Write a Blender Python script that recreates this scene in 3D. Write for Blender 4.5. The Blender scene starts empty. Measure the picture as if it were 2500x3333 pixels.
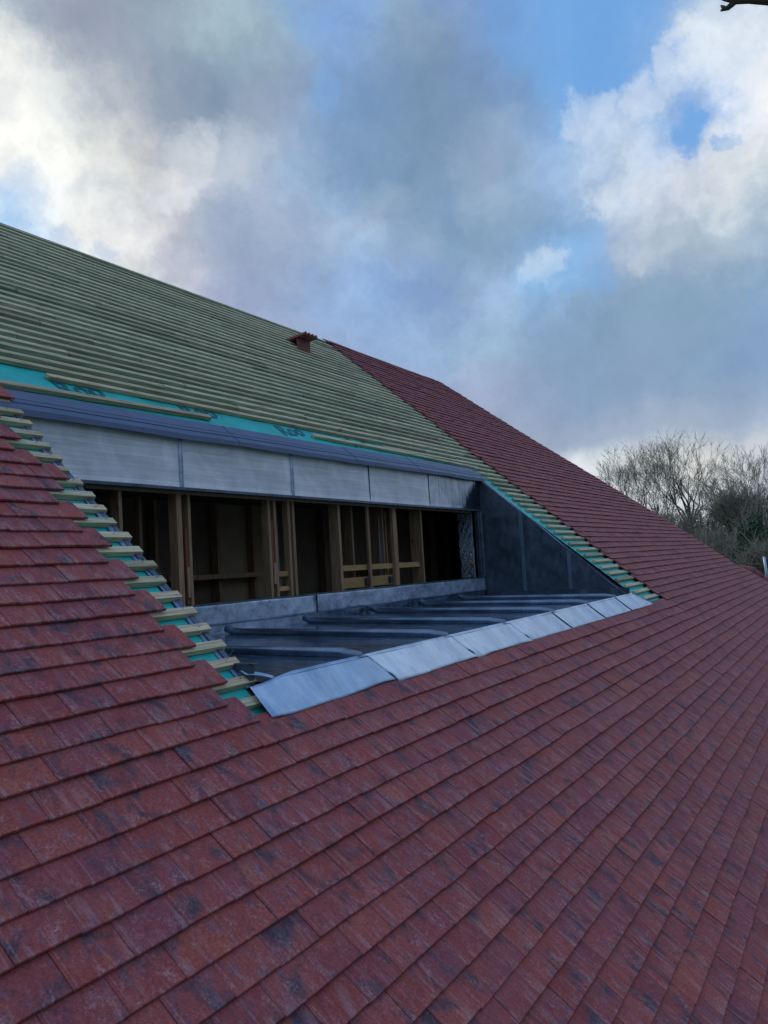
import bpy, math, random
import numpy as np
from mathutils import Vector, Matrix

random.seed(7); rng = np.random.default_rng(7)
scene = bpy.context.scene
COL = scene.collection

# ------------------------------------------------------------------ frame
CZ = 8.5                                   # eye height above the ground
H = 3.03                                   # eye above the tiled plane
TH = 0.7215962798                          # roof pitch
CT, ST = math.cos(TH), math.sin(TH)
AX = np.array([0.53226049, 0.02981278, 0.84605554])
AU = np.array([-0.06091083, -0.99544104, 0.07339624])
AY = np.cross(AU, AX)
ROT = np.array([AX, AY, AU])               # world = ROT @ (right, down, forward)

def P(u, v, n=0.0):
    """point from roof coordinates: along the eaves, up the slope, off the plane"""
    n = n - H
    return (u, v * CT - n * ST, v * ST + n * CT + CZ)

def W(x, y, z):
    return (x, y, z + CZ)

# ------------------------------------------------------------------ camera
cam = bpy.data.cameras.new("camera"); camo = bpy.data.objects.new("camera", cam); COL.objects.link(camo)
cam.sensor_fit = 'VERTICAL'; cam.sensor_height = 36.0; cam.lens = 36.0 * 2503 / 3333
cam.clip_start = 0.05; cam.clip_end = 3000
m = Matrix(((ROT[0][0], -ROT[0][1], -ROT[0][2]), (ROT[1][0], -ROT[1][1], -ROT[1][2]), (ROT[2][0], -ROT[2][1], -ROT[2][2])))
camo.matrix_world = Matrix.Translation((0, 0, CZ)) @ m.to_4x4()
scene.camera = camo

def pdir(px, py):
    d = ROT @ np.array([px - 1250, py - 1666.5, 2503.0]); return d / np.linalg.norm(d)

# ------------------------------------------------------------------ sky
SUN_DIR = Vector(pdir(-900, -300)).normalized()
sun_el = math.asin(SUN_DIR.z); sun_az = math.atan2(SUN_DIR.x, SUN_DIR.y)
world = bpy.data.worlds.new("World"); scene.world = world; world.use_nodes = True
nt = world.node_tree; nt.nodes.clear()
def N(t, **kw):
    n = nt.nodes.new(t)
    for k, v in kw.items(): setattr(n, k, v)
    return n
def L(a, b): nt.links.new(a, b)
def M(op, a, b=None, c=None, clamp=False):
    n = N('ShaderNodeMath', operation=op); n.use_clamp = clamp
    for i, x in enumerate((a, b, c)):
        if x is None: continue
        if isinstance(x, (int, float)): n.inputs[i].default_value = x
        else: L(x, n.inputs[i])
    return n.outputs[0]
def VM(op, a, b=None, s=None):
    n = N('ShaderNodeVectorMath', operation=op)
    for i, x in enumerate((a, b)):
        if x is None: continue
        if isinstance(x, (tuple, list)): n.inputs[i].default_value = x
        else: L(x, n.inputs[i])
    if s is not None: n.inputs['Scale'].default_value = s
    return n
def MIX(f, a, b):
    n = N('ShaderNodeMix', data_type='RGBA')
    if isinstance(f, (int, float)): n.inputs[0].default_value = f
    else: L(f, n.inputs[0])
    for i, x in ((6, a), (7, b)):
        if isinstance(x, (tuple, list)): n.inputs[i].default_value = (*x, 1) if len(x) == 3 else x
        else: L(x, n.inputs[i])
    return n.outputs[2]
def rng_map(f, a, b, c=0, d=1):
    n = N('ShaderNodeMapRange'); L(f, n.inputs[0]); n.inputs[1].default_value = a; n.inputs[2].default_value = b
    n.inputs[3].default_value = c; n.inputs[4].default_value = d; return n.outputs[0]
sky = N('ShaderNodeTexSky', sky_type='NISHITA'); sky.sun_disc = False
sky.sun_elevation = sun_el; sky.sun_rotation = sun_az
sky.air_density = 1.2; sky.dust_density = 0.6; sky.ozone_density = 2.0; sky.altitude = 50
tc = N('ShaderNodeTexCoord'); D = VM('NORMALIZE', tc.outputs['Generated']).outputs[0]
def noise(vec, scale, detail=6, rough=.55, dist=0.0):
    n = N('ShaderNodeTexNoise'); n.inputs['Scale'].default_value = scale; n.inputs['Detail'].default_value = detail
    n.inputs['Roughness'].default_value = rough; n.inputs['Distortion'].default_value = dist
    if vec is not None: L(vec, n.inputs['Vector'])
    return n
# a partly cloudy evening sky laid out by azimuth and elevation (degrees), broken up by fractal warping
SKY_AZ = (58, 53, 48, 43, 38, 33, 28, 23, 18, 13, 8, 3)
SKY = {
 90: [(112,150,208)] * 12,
 58: [(125,155,200)] * 4 + [(118,152,205)] * 4 + [(104,148,212)] * 4,
 44: [(150,168,190),(152,166,186),(150,168,190),(145,168,198),(135,165,205),(128,162,212),(138,165,205),(122,155,208),(104,156,222),(98,152,220),(100,152,216),(140,175,222)],
 36: [(172,186,198),(160,163,176),(154,167,181),(158,178,193),(150,172,195),(134,168,220),(146,171,200),(122,152,200),(112,162,218),(106,158,216),(104,152,210),(176,200,228)],
 32: [(236,238,233),(224,228,225),(160,164,176),(137,155,177),(160,171,196),(130,165,212),(120,150,185),(120,150,192),(118,162,216),(112,162,220),(192,210,232),(200,214,232)],
 28: [(246,247,243),(226,229,226),(190,192,196),(180,188,203),(156,174,202),(133,163,203),(119,149,184),(138,168,208),(140,172,215),(190,208,232),(134,172,226),(236,239,243)],
 24: [(172,205,238),(232,236,238),(196,198,206),(150,163,190),(162,177,206),(152,176,211),(126,156,196),(133,163,198),(127,162,203),(194,208,230),(212,217,228),(202,209,215)],
 20: [(190,215,236),(214,222,232),(206,210,218),(163,170,199),(142,162,203),(140,170,216),(127,157,210),(148,173,211),(146,188,234),(152,172,203),(168,184,200),(156,175,198)],
 16: [(190,200,215),(180,190,210),(165,172,200),(160,170,200),(155,168,202),(143,170,212),(144,171,210),(146,173,206),(127,155,193),(124,154,186),(121,151,183),(128,158,200)],
 12: [(160,172,200),(158,170,200),(155,168,200),(152,167,200),(150,167,202),(150,170,206),(150,172,206),(153,166,198),(133,158,194),(126,152,188),(126,156,194),(123,153,204)],
 8.6: [(168,180,200)] * 6 + [(162,176,200),(153,166,192),(150,166,192),(152,168,193),(158,174,198),(160,176,204)],
 6.2: [(205,212,222)] * 6 + [(205,214,224),(212,220,228),(218,225,231),(200,206,212),(212,212,210),(188,196,212)],
 3: [(215,222,230)] * 6 + [(218,224,230),(220,226,230),(220,226,231),(216,220,224),(206,212,222),(200,208,222)],
 -4: [(150,160,175)] * 12,
}
def lin(c): return tuple(((x / 255 + .055) / 1.055) ** 2.4 for x in c)
def warp(scale, detail, rough, loc):
    n = N('ShaderNodeTexNoise'); n.inputs['Scale'].default_value = scale; n.inputs['Detail'].default_value = detail; n.inputs['Roughness'].default_value = rough
    L(VM('ADD', D, loc).outputs[0], n.inputs['Vector']); return VM('SUBTRACT', n.outputs['Color'], (.5, .5, .5)).outputs[0]
w1 = warp(5.5, 8, .60, (0, 0, 0)); w2 = warp(13.0, 9, .66, (3, 1, 2))
DW = VM('NORMALIZE', VM('ADD', VM('ADD', D, VM('SCALE', w1, s=.085).outputs[0]).outputs[0], VM('SCALE', w2, s=.125).outputs[0]).outputs[0]).outputs[0]
sxyz = N('ShaderNodeSeparateXYZ'); L(DW, sxyz.inputs[0])
az = M('MULTIPLY', M('ARCTAN2', sxyz.outputs[1], sxyz.outputs[0]), 180 / math.pi)
sz2 = N('ShaderNodeSeparateXYZ'); L(D, sz2.inputs[0])
# keep the low cloud banks level: less vertical warping near the horizon
lowf = N('ShaderNodeMapRange'); L(sz2.outputs[2], lowf.inputs[0]); lowf.inputs[1].default_value = .06; lowf.inputs[2].default_value = .28
zz = M('ADD', sz2.outputs[2], M('MULTIPLY', M('SUBTRACT', sxyz.outputs[2], sz2.outputs[2]), M('MULTIPLY_ADD', lowf.outputs[0], .8, .2)))
el = M('MULTIPLY', M('ARCSINE', zz), 180 / math.pi)
azf = M('DIVIDE', M('ADD', az, 2.0), 62.0, clamp=True)
acc = None; prev = None
for ev in sorted(SKY):
    r = N('ShaderNodeValToRGB'); L(azf, r.inputs[0]); r.color_ramp.interpolation = 'CARDINAL'
    st = sorted(zip([(a + 2) / 62 for a in SKY_AZ], SKY[ev])); es = r.color_ramp.elements
    es[0].position = st[0][0]; es[0].color = (*lin(st[0][1]), 1); es[1].position = st[-1][0]; es[1].color = (*lin(st[-1][1]), 1)
    for p, c in st[1:-1]:
        q = es.new(p); q.color = (*lin(c), 1)
    if acc is None: acc = r.outputs[0]
    else:
        k = N('ShaderNodeMapRange', interpolation_type='SMOOTHSTEP'); L(el, k.inputs[0]); k.inputs[1].default_value = prev; k.inputs[2].default_value = ev
        acc = MIX(k.outputs[0], acc, r.outputs[0])
    prev = ev
# fine billows: crisp-edged puffs brighten and crease the local tone, strongest in the bright cloud
def puff(vec, scale, detail, rough):
    n = noise(vec, scale, detail, rough); return M('SUBTRACT', 1.0, M('MULTIPLY', M('ABSOLUTE', M('SUBTRACT', n.outputs['Fac'], .5)), 4.0))
DB = VM('NORMALIZE', VM('ADD', D, VM('SCALE', w2, s=.05).outputs[0]).outputs[0]).outputs[0]
p1 = puff(DB, 6.0, 9, .60); p2 = puff(DB, 15.0, 8, .62); nf = noise(DB, 40, 6, .6)
soft = noise(DB, 3.4, 6, .58)
lum = N('ShaderNodeRGBToBW'); L(acc, lum.inputs[0])
amp = N('ShaderNodeMapRange'); L(lum.outputs[0], amp.inputs[0]); amp.inputs[1].default_value = .33; amp.inputs[2].default_value = .62; amp.inputs[3].default_value = .70; amp.inputs[4].default_value = 1.0
det = M('ADD', M('MULTIPLY', M('SUBTRACT', p1, .62), .36), M('ADD', M('MULTIPLY', M('SUBTRACT', p2, .62), .24), M('ADD', M('MULTIPLY', M('SUBTRACT', nf.outputs['Fac'], .5), .12), M('MULTIPLY', M('SUBTRACT', soft.outputs['Fac'], .5), .55))))
det = M('MULTIPLY', M('MULTIPLY', det, amp.outputs[0]), M('MULTIPLY_ADD', lowf.outputs[0], .7, .3))
cmb = N('ShaderNodeCombineXYZ'); L(M('MULTIPLY_ADD', det, 1.25, 1.0), cmb.inputs[0]); L(M('MULTIPLY_ADD', det, 1.10, 1.0), cmb.inputs[1]); L(M('MULTIPLY_ADD', det, .85, .99), cmb.inputs[2])
cloudc = VM('MULTIPLY', acc, cmb.outputs[0]).outputs[0]
w3 = warp(38.0, 6, .65, (7, 4, 1))
DP = VM('NORMALIZE', VM('ADD', VM('ADD', VM('ADD', D, VM('SCALE', w1, s=.030).outputs[0]).outputs[0], VM('SCALE', w2, s=.085).outputs[0]).outputs[0], VM('SCALE', w3, s=.030).outputs[0]).outputs[0]).outputs[0]
def features(lst):
    acc_ = None
    for (px, py, r, stg, soft_) in lst:
        c = pdir(px, py); ra = r / 2503.0
        dt = VM('DOT_PRODUCT', DP, tuple(float(q) for q in c)).outputs['Value']
        k = N('ShaderNodeMapRange', interpolation_type='SMOOTHSTEP'); L(dt, k.inputs[0])
        k.inputs[1].default_value = math.cos(ra * (1 + soft_)); k.inputs[2].default_value = math.cos(ra * max(.05, 1 - soft_)); k.inputs[4].default_value = stg
        acc_ = k.outputs[0] if acc_ is None else M('MAXIMUM', acc_, k.outputs[0])
    return acc_
blue = features([(1045, 300, 38, .45, .7), (1010, 70, 50, .35, .8), (1710, 70, 100, .45, .8), (1900, 150, 150, .7, .6), (2080, 130, 110, .7, .5), (2245, 420, 55, .9, .35), (2370, 470, 28, .8, .4),
                 (1890, 815, 62, .45, .8), (1960, 905, 48, .5, .7), (1875, 940, 28, .5, .6), (50, 640, 60, .35, .6), (215, 790, 40, .3, .6), (345, 830, 30, .3, .5)])
white = features([(630, 500, 60, .55, .75), (650, 560, 45, .5, .7), (590, 615, 62, .72, .55), (510, 640, 50, .6, .6), (390, 720, 60, .5, .6), (110, 560, 90, .5, .7), (60, 340, 110, .55, .8), (330, 600, 70, .45, .7),
                  (440, 800, 40, .5, .5), (170, 470, 70, .4, .6), (800, 500, 60, .25, .8),
                  (1890, 385, 50, .5, .5), (1960, 350, 42, .5, .4), (2075, 305, 48, .6, .6), (2155, 285, 38, .45, .7), (2170, 215, 30, .55, .4), (2240, 180, 40, .6, .6), (2320, 120, 48, .6, .6), (2410, 60, 55, .65, .6), (2330, 200, 45, .5, .7),
                  (2455, 250, 62, .9, .5), (2470, 380, 62, .65, .6), (2340, 420, 34, .5, .7), (2420, 480, 45, .6, .6), (2345, 545, 40, .55, .6), (2310, 650, 60, .6, .7), (1960, 660, 40, .5, .7), (2090, 560, 60, .25, .9),
                  (1790, 852, 34, .5, .8), (1735, 872, 32, .35, .8), (2105, 833, 36, .45, .8), (2140, 780, 70, .3, .8), (1300, 760, 90, .18, .9), (1650, 560, 110, .16, .9)])
tone = MIX(rng_map(p1, .2, .95), lin((190, 202, 220)), lin((250, 251, 252)))
grey = features([(330, 130, 170, .45, .8), (620, 330, 130, .5, .8), (860, 300, 110, .4, .8), (1180, 420, 130, .45, .8), (1380, 300, 150, .5, .8), (1500, 470, 150, .6, .7), (1650, 330, 90, .4, .8), (1250, 600, 110, .35, .8),
                 (1620, 720, 120, .4, .8), (1420, 850, 120, .3, .9), (2150, 1030, 190, .55, .8), (2380, 1150, 160, .45, .9), (1880, 1180, 160, .35, .9), (900, 850, 130, .3, .9), (560, 260, 90, .35, .8)])
cloudc = MIX(grey, cloudc, MIX(rng_map(soft.outputs['Fac'], .36, .64), lin((108, 128, 158)), lin((136, 156, 186))))
cloudc = MIX(blue, cloudc, lin((116, 168, 228)))
cloudc = MIX(M('MULTIPLY', white, .68), cloudc, tone)
skyc = VM('MINIMUM', VM('MULTIPLY', sky.outputs[0], (1.25, 1.7, 2.1)).outputs[0], (5.5, 6.5, 7.5)).outputs[0]
# unseen sky away from the view, darkened low to deepen tile-edge shade, brighter overhead
gr = N('ShaderNodeValToRGB'); L(M('DIVIDE', M('ADD', el, 4.0), 94.0, clamp=True), gr.inputs[0]); ge = gr.color_ramp.elements
ge[0].position = 0.0; ge[0].color = (*lin((26, 30, 34)), 1); ge[1].position = 1.0; ge[1].color = (*lin((170, 198, 240)), 1)
for p, c in ((.10, (78, 90, 110)), (.26, (144, 166, 202)), (.6, (166, 194, 236))):
    q = ge.new(p); q.color = (*lin(c), 1)
away = N('ShaderNodeMapRange', interpolation_type='SMOOTHSTEP'); L(M('ABSOLUTE', M('SUBTRACT', az, 29.0)), away.inputs[0]); away.inputs[1].default_value = 36; away.inputs[2].default_value = 80
cloudc = MIX(away.outputs[0], cloudc, VM('MULTIPLY', gr.outputs[0], cmb.outputs[0]).outputs[0])
fin = MIX(.93, skyc, VM('SCALE', cloudc, s=7.9).outputs[0])
bg = N('ShaderNodeBackground'); L(fin, bg.inputs[0]); bg.inputs[1].default_value = 0.1
wo = N('ShaderNodeOutputWorld'); L(bg.outputs[0], wo.inputs[0])

sun = bpy.data.lights.new("sun", 'SUN'); suno = bpy.data.objects.new("sun", sun); COL.objects.link(suno)
sun.energy = 0.7; sun.angle = math.radians(18); sun.color = (1.0, .93, .84)
suno.rotation_euler = SUN_DIR.to_track_quat('Z', 'Y').to_euler()
scene.view_settings.view_transform = 'Standard'; scene.view_settings.look = 'None'
scene.view_settings.exposure = 0.3; scene.view_settings.gamma = 1.0

# ------------------------------------------------------------------ materials
def newmat(name):
    global nt
    mt = bpy.data.materials.new(name); mt.use_nodes = True; nt = mt.node_tree; nt.nodes.clear()
    b = N('ShaderNodeBsdfPrincipled'); o = N('ShaderNodeOutputMaterial'); L(b.outputs[0], o.inputs[0])
    return mt, b
def ramp(f, stops):
    r = N('ShaderNodeValToRGB'); L(f, r.inputs[0]); e = r.color_ramp.elements
    e[0].position, e[0].color = stops[0][0], (*stops[0][1], 1); e[1].position, e[1].color = stops[-1][0], (*stops[-1][1], 1)
    for p, c in stops[1:-1]:
        q = e.new(p); q.color = (*c, 1)
    return r.outputs[0]
def mapv(vec, sc, loc=(0, 0, 0), rot=(0, 0, 0)):
    n = N('ShaderNodeMapping'); n.inputs['Scale'].default_value = sc; n.inputs['Location'].default_value = loc; n.inputs['Rotation'].default_value = rot
    L(vec, n.inputs['Vector']); return n.outputs[0]
def bump(h, s, d, bs):
    n = N('ShaderNodeBump'); n.inputs['Strength'].default_value = s; n.inputs['Distance'].default_value = d
    L(h, n.inputs['Height']); L(n.outputs[0], bs.inputs['Normal'])

def simple(name, col, rough=.7, metal=0, var=.25, scale=8, detail=5, bumps=0.0):
    mt, b = newmat(name); g = N('ShaderNodeTexCoord')
    n = noise(g.outputs['Object'], scale, detail, .6)
    c = ramp(n.outputs['Fac'], [(.25, tuple(x * (1 - var) for x in col)), (.75, tuple(min(1, x * (1 + var)) for x in col))])
    L(c, b.inputs['Base Color']); b.inputs['Roughness'].default_value = rough; b.inputs['Metallic'].default_value = metal
    if bumps: bump(n.outputs['Fac'], .5, bumps, b)
    return mt

# clay-red concrete tile: uv 'pos' = metres on the roof, face attribute 'rnd' per tile
def tile_material():
    mt, b = newmat('red_tile')
    uv = N('ShaderNodeUVMap', uv_map='pos').outputs[0]
    tl = N('ShaderNodeUVMap', uv_map='local').outputs[0]
    rd = N('ShaderNodeAttribute', attribute_name='rnd').outputs['Fac']
    cx = N('ShaderNodeCombineXYZ'); L(M('MULTIPLY', rd, 61.0), cx.inputs[2]); off = cx.outputs[0]
    v3 = VM('ADD', uv, off).outputs[0]
    big = noise(mapv(v3, (1, .8, 1)), 5.0, 3, .5)
    mid = noise(mapv(v3, (1.3, .75, 1)), 11.0, 6, .62)
    strk = noise(mapv(v3, (1, .13, 1)), 21.0, 7, .66, .4)
    fine = noise(v3, 190.0, 4, .7)
    fine2 = noise(v3, 60.0, 4, .7)
    base = ramp(rd, [(.0, (.295, .062, .056)), (.22, (.340, .078, .068)), (.45, (.275, .068, .080)), (.62, (.365, .086, .068)), (.8, (.260, .062, .070)), (1.0, (.345, .074, .064))])
    # warmer orange areas and cooler purple areas inside each tile
    base = MIX(rng_map(big.outputs['Fac'], .56, .74, 0, .6), base, (.40, .112, .068))
    base = MIX(rng_map(mid.outputs['Fac'], .46, .30, 0, .8), base, (.180, .075, .110))
    sm = M('MULTIPLY', rng_map(noise(mapv(v3, (1, .7, 1), (7.3, 2.1, 4)), 6.2, 5, .6, .3).outputs['Fac'], .52, .68), .85, clamp=True)
    base = MIX(sm, base, (.045, .050, .072))
    # powdery pale bloom, strongest towards the tail, with a few thin runs down the slope
    sx = N('ShaderNodeSeparateXYZ'); L(tl, sx.inputs[0])
    tail = rng_map(sx.outputs[1], .95, .05, .30, 1.0)
    powder = M('MULTIPLY', rng_map(noise(mapv(v3, (1, .55, 1), (3.1, 5.7, 0)), 13.0, 7, .68, .5).outputs['Fac'], .50, .66, 0, 1), rng_map(fine2.outputs['Fac'], .40, .62, .15, 1))
    runs = M('MULTIPLY', rng_map(strk.outputs['Fac'], .51, .62, 0, 1.0), rng_map(big.outputs['Fac'], .36, .52, .35, 1))
    bl = M('MULTIPLY', M('MULTIPLY', M('MAXIMUM', powder, M('MULTIPLY', runs, .62)), tail), .55, clamp=True)
    base = MIX(bl, base, (.50, .345, .37))
    # interlock rib and mock joint in the middle of each tile
    rib = M('MULTIPLY', rng_map(M('ABSOLUTE', M('SUBTRACT', sx.outputs[0], .075)), .02, .0), rng_map(fine2.outputs['Fac'], .35, .6, .1, .42))
    base = MIX(rib, base, (.42, .27, .27))
    jd = rng_map(M('ABSOLUTE', M('SUBTRACT', sx.outputs[0], .004)), .011, .004)
    base = MIX(M('MULTIPLY', jd, .32), base, (.06, .025, .03))
    sp = M('MULTIPLY', rng_map(fine.outputs['Fac'], .3, .7, .66, 1.34), rng_map(fine2.outputs['Fac'], .3, .7, .74, 1.26))
    base = VM('MULTIPLY', base, N('ShaderNodeCombineXYZ').outputs[0]); cc = base.inputs[1].links[0].from_node
    for i in range(3): L(sp, cc.inputs[i])
    L(base.outputs[0], b.inputs['Base Color'])
    L(rng_map(mid.outputs['Fac'], .3, .7, .62, .82), b.inputs['Roughness']); b.inputs['Specular IOR Level'].default_value = .20
    hh = M('MULTIPLY_ADD', fine2.outputs['Fac'], .5, M('MULTIPLY_ADD', fine.outputs['Fac'], .25, M('MULTIPLY', rib, .9)))
    bump(hh, .55, .003, b)
    return mt
MT_TILE = tile_material()

def lead_material(name, dark, light, rough=.42, metal=.55, streak=(1, 1, 1), pat=1.0):
    mt, b = newmat(name); g = N('ShaderNodeTexCoord').outputs['Object']
    a = noise(mapv(g, streak), 6.0, 7, .62, .4); c = noise(g, 1.7, 5, .6, 1.2); f = noise(mapv(g, tuple(s * 3 for s in streak)), 26.0, 5, .7)
    t = M('MULTIPLY_ADD', a.outputs['Fac'], .55, M('MULTIPLY_ADD', c.outputs['Fac'], .55, M('MULTIPLY', f.outputs['Fac'], .25)))
    col = ramp(t, [(.48, dark), (.66, tuple((x + y) / 2 for x, y in zip(dark, light))), (.84, light)])
    L(col, b.inputs['Base Color']); b.inputs['Metallic'].default_value = metal
    L(rng_map(a.outputs['Fac'], .3, .7, rough - .08, rough + .10), b.inputs['Roughness'])
    w = noise(g, 3.2, 3, .5); bump(M('MULTIPLY_ADD', w.outputs['Fac'], 1.0, M('MULTIPLY', f.outputs['Fac'], .06)), .35 * pat, .03, b)
    return mt
MT_FASCIA = lead_material('weathered_lead', (.47, .48, .50), (.96, .96, .96), .42, .12, (.10, 1, 4.5), .35)
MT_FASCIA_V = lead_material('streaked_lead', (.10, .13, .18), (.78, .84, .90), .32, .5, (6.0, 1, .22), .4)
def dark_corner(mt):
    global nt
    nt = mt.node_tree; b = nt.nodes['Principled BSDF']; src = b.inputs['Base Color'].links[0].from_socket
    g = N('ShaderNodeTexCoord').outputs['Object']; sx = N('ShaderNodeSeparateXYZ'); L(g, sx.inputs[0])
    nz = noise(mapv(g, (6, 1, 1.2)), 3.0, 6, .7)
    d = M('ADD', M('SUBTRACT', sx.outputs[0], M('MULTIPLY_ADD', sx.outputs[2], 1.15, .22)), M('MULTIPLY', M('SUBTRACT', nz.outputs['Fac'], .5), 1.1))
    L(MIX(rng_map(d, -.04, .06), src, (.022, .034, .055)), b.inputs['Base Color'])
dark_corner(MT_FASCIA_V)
MT_SILL = lead_material('sill_lead', (.12, .17, .24), (.66, .76, .90), .33, .5, (1.0, 1, 1.4), .7)
MT_APRON = lead_material('apron_lead', (.28, .37, .50), (.74, .83, .94), .34, .6, (2.2, .5, .5), .6)
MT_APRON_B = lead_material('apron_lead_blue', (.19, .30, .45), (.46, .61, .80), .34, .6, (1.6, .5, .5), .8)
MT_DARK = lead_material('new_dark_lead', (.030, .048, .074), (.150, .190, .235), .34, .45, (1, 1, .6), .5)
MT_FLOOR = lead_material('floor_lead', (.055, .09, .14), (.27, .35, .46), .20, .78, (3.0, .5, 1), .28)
MT_FLASH = simple('slate_blue_plastic', (.080, .115, .20), .55, 0, .10, 3)
MT_ROLL = lead_material('roll_lead', (.05, .08, .125), (.22, .29, .38), .22, .7, (.6, .2, 1), .12)
MT_SEAM = lead_material('seam_lead', (.10, .15, .21), (.20, .27, .36), .36, .45, (1, 1, 1), .2)
MT_SEAM2 = lead_material('edge_lead', (.13, .18, .33), (.26, .34, .56), .4, .3, (1, 1, 1), .4)
MT_DARKEDGE = simple('black_gap', (.012, .014, .02), .8)

def timber(name, c1, c2, c3=None, rough=.75, long_axis=0, usernd=True):
    mt, b = newmat(name); g = N('ShaderNodeTexCoord').outputs['Object']
    oi = N('ShaderNodeAttribute', attribute_name='rnd').outputs['Fac']
    sc = [9, 9, 9]; sc[long_axis] = .55
    cx = N('ShaderNodeCombineXYZ'); L(M('MULTIPLY', oi, 37.0), cx.inputs[(long_axis + 1) % 3]); gg = VM('ADD', g, cx.outputs[0]).outputs[0]
    a = noise(mapv(gg, tuple(sc)), 5.0, 7, .65, .4); kn = noise(mapv(gg, tuple(3.0 if i != long_axis else 1.4 for i in range(3))), 3.2, 3, .5)
    col = ramp(a.outputs['Fac'], [(.25, c1), (.72, c2)])
    tint = ramp(oi, [(0, (1.06, 1.0, .90)), (.3, (.80, .84, .76)), (.5, (1.12, 1.0, .94)), (.68, (.56, .53, .47)), (.85, (.98, .90, .80)), (1, (1.16, 1.08, 1.02))])
    col = VM('MULTIPLY', col, tint).outputs[0]
    if c3: col = MIX(rng_map(kn.outputs['Fac'], .68, .76, 0, .85), col, c3)
    L(col, b.inputs['Base Color']); b.inputs['Roughness'].default_value = rough
    bump(a.outputs['Fac'], .5, .004, b)
    return mt
MT_BATTEN = timber('treated_batten', (.20, .17, .11), (.90, .77, .53), (.17, .12, .08))
MT_STUD = timber('pine_stud', (.13, .078, .045), (.46, .30, .17), (.06, .035, .02), .75, 2)
MT_NOGGIN = timber('pine_noggin', (.34, .19, .06), (.56, .34, .13), (.20, .10, .04), .7, 0)
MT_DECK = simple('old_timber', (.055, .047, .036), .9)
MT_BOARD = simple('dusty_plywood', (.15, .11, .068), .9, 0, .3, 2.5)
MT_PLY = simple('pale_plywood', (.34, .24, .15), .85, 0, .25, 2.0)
MT_BRICK = simple('red_block', (.26, .075, .04), .9, 0, .2, 8)
MT_GROUND = simple('grass', (.06, .085, .03), .95, 0, .5, .3)
MT_BARK = simple('bark', (.10, .10, .085), .9, 0, .35, 3)
MT_TWIG = simple('twig', (.30, .28, .22), .9, 0, .3, 2)
MT_TWIG2 = simple('brown_twig', (.25, .235, .18), .9, 0, .3, 2)
MT_LEAF = simple('evergreen_leaf', (.045, .10, .045), .65, 0, .5, 1.6)
MT_LEAF2 = simple('olive_leaf', (.19, .23, .14), .75, 0, .45, 1.2)
MT_LEAF3 = simple('winter_brown_leaf', (.13, .085, .055), .8, 0, .4, 1.2)
MT_STEEL = simple('galvanised_steel', (.34, .45, .54), .4, .6, .15, 5)
MT_CABLE = simple('grey_cable', (.22, .24, .27), .5, 0, .15, 3)
MT_BLACK = simple('black_plastic', (.02, .02, .025), .5)
MT_NAIL = simple('nail_steel', (.22, .21, .20), .4, .8, .1, 3)
MT_VENT = simple('vent_red', (.24, .065, .058), .7, 0, .2, 6, 5, .004)
MT_WALL = simple('render_wall', (.45, .42, .38), .9, 0, .1, 1)
def membrane_mat():
    mt, b = newmat('teal_underlay'); g = N('ShaderNodeTexCoord').outputs['Object']
    n = noise(g, 2.2, 5, .6, .5); f = noise(g, 60, 3, .6)
    L(ramp(n.outputs['Fac'], [(.3, (.02, .38, .35)), (.7, (.02, .56, .50))]), b.inputs['Base Color'])
    b.inputs['Roughness'].default_value = .6; bump(M('MULTIPLY_ADD', n.outputs['Fac'], 1, M('MULTIPLY', f.outputs['Fac'], .05)), .5, .03, b); return mt
MT_MEM = membrane_mat(); MT_INK = simple('print_ink', (.004, .12, .14), .6, 0, .1, 9)
def foil_mat():
    mt, b = newmat('crumpled_foil'); g = N('ShaderNodeTexCoord').outputs['Object']
    v = N('ShaderNodeTexVoronoi', feature='DISTANCE_TO_EDGE'); v.inputs['Scale'].default_value = 9; L(noise(g, 2, 4, .6, 1).outputs['Color'], v.inputs['Vector'])
    n = noise(g, 14, 5, .7, 1.5); b.inputs['Base Color'].default_value = (.42, .46, .50, 1); b.inputs['Metallic'].default_value = .9; b.inputs['Roughness'].default_value = .3
    bump(M('ADD', n.outputs['Fac'], v.outputs['Distance']), 1.0, .05, b); return mt
MT_FOIL = foil_mat()

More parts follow.
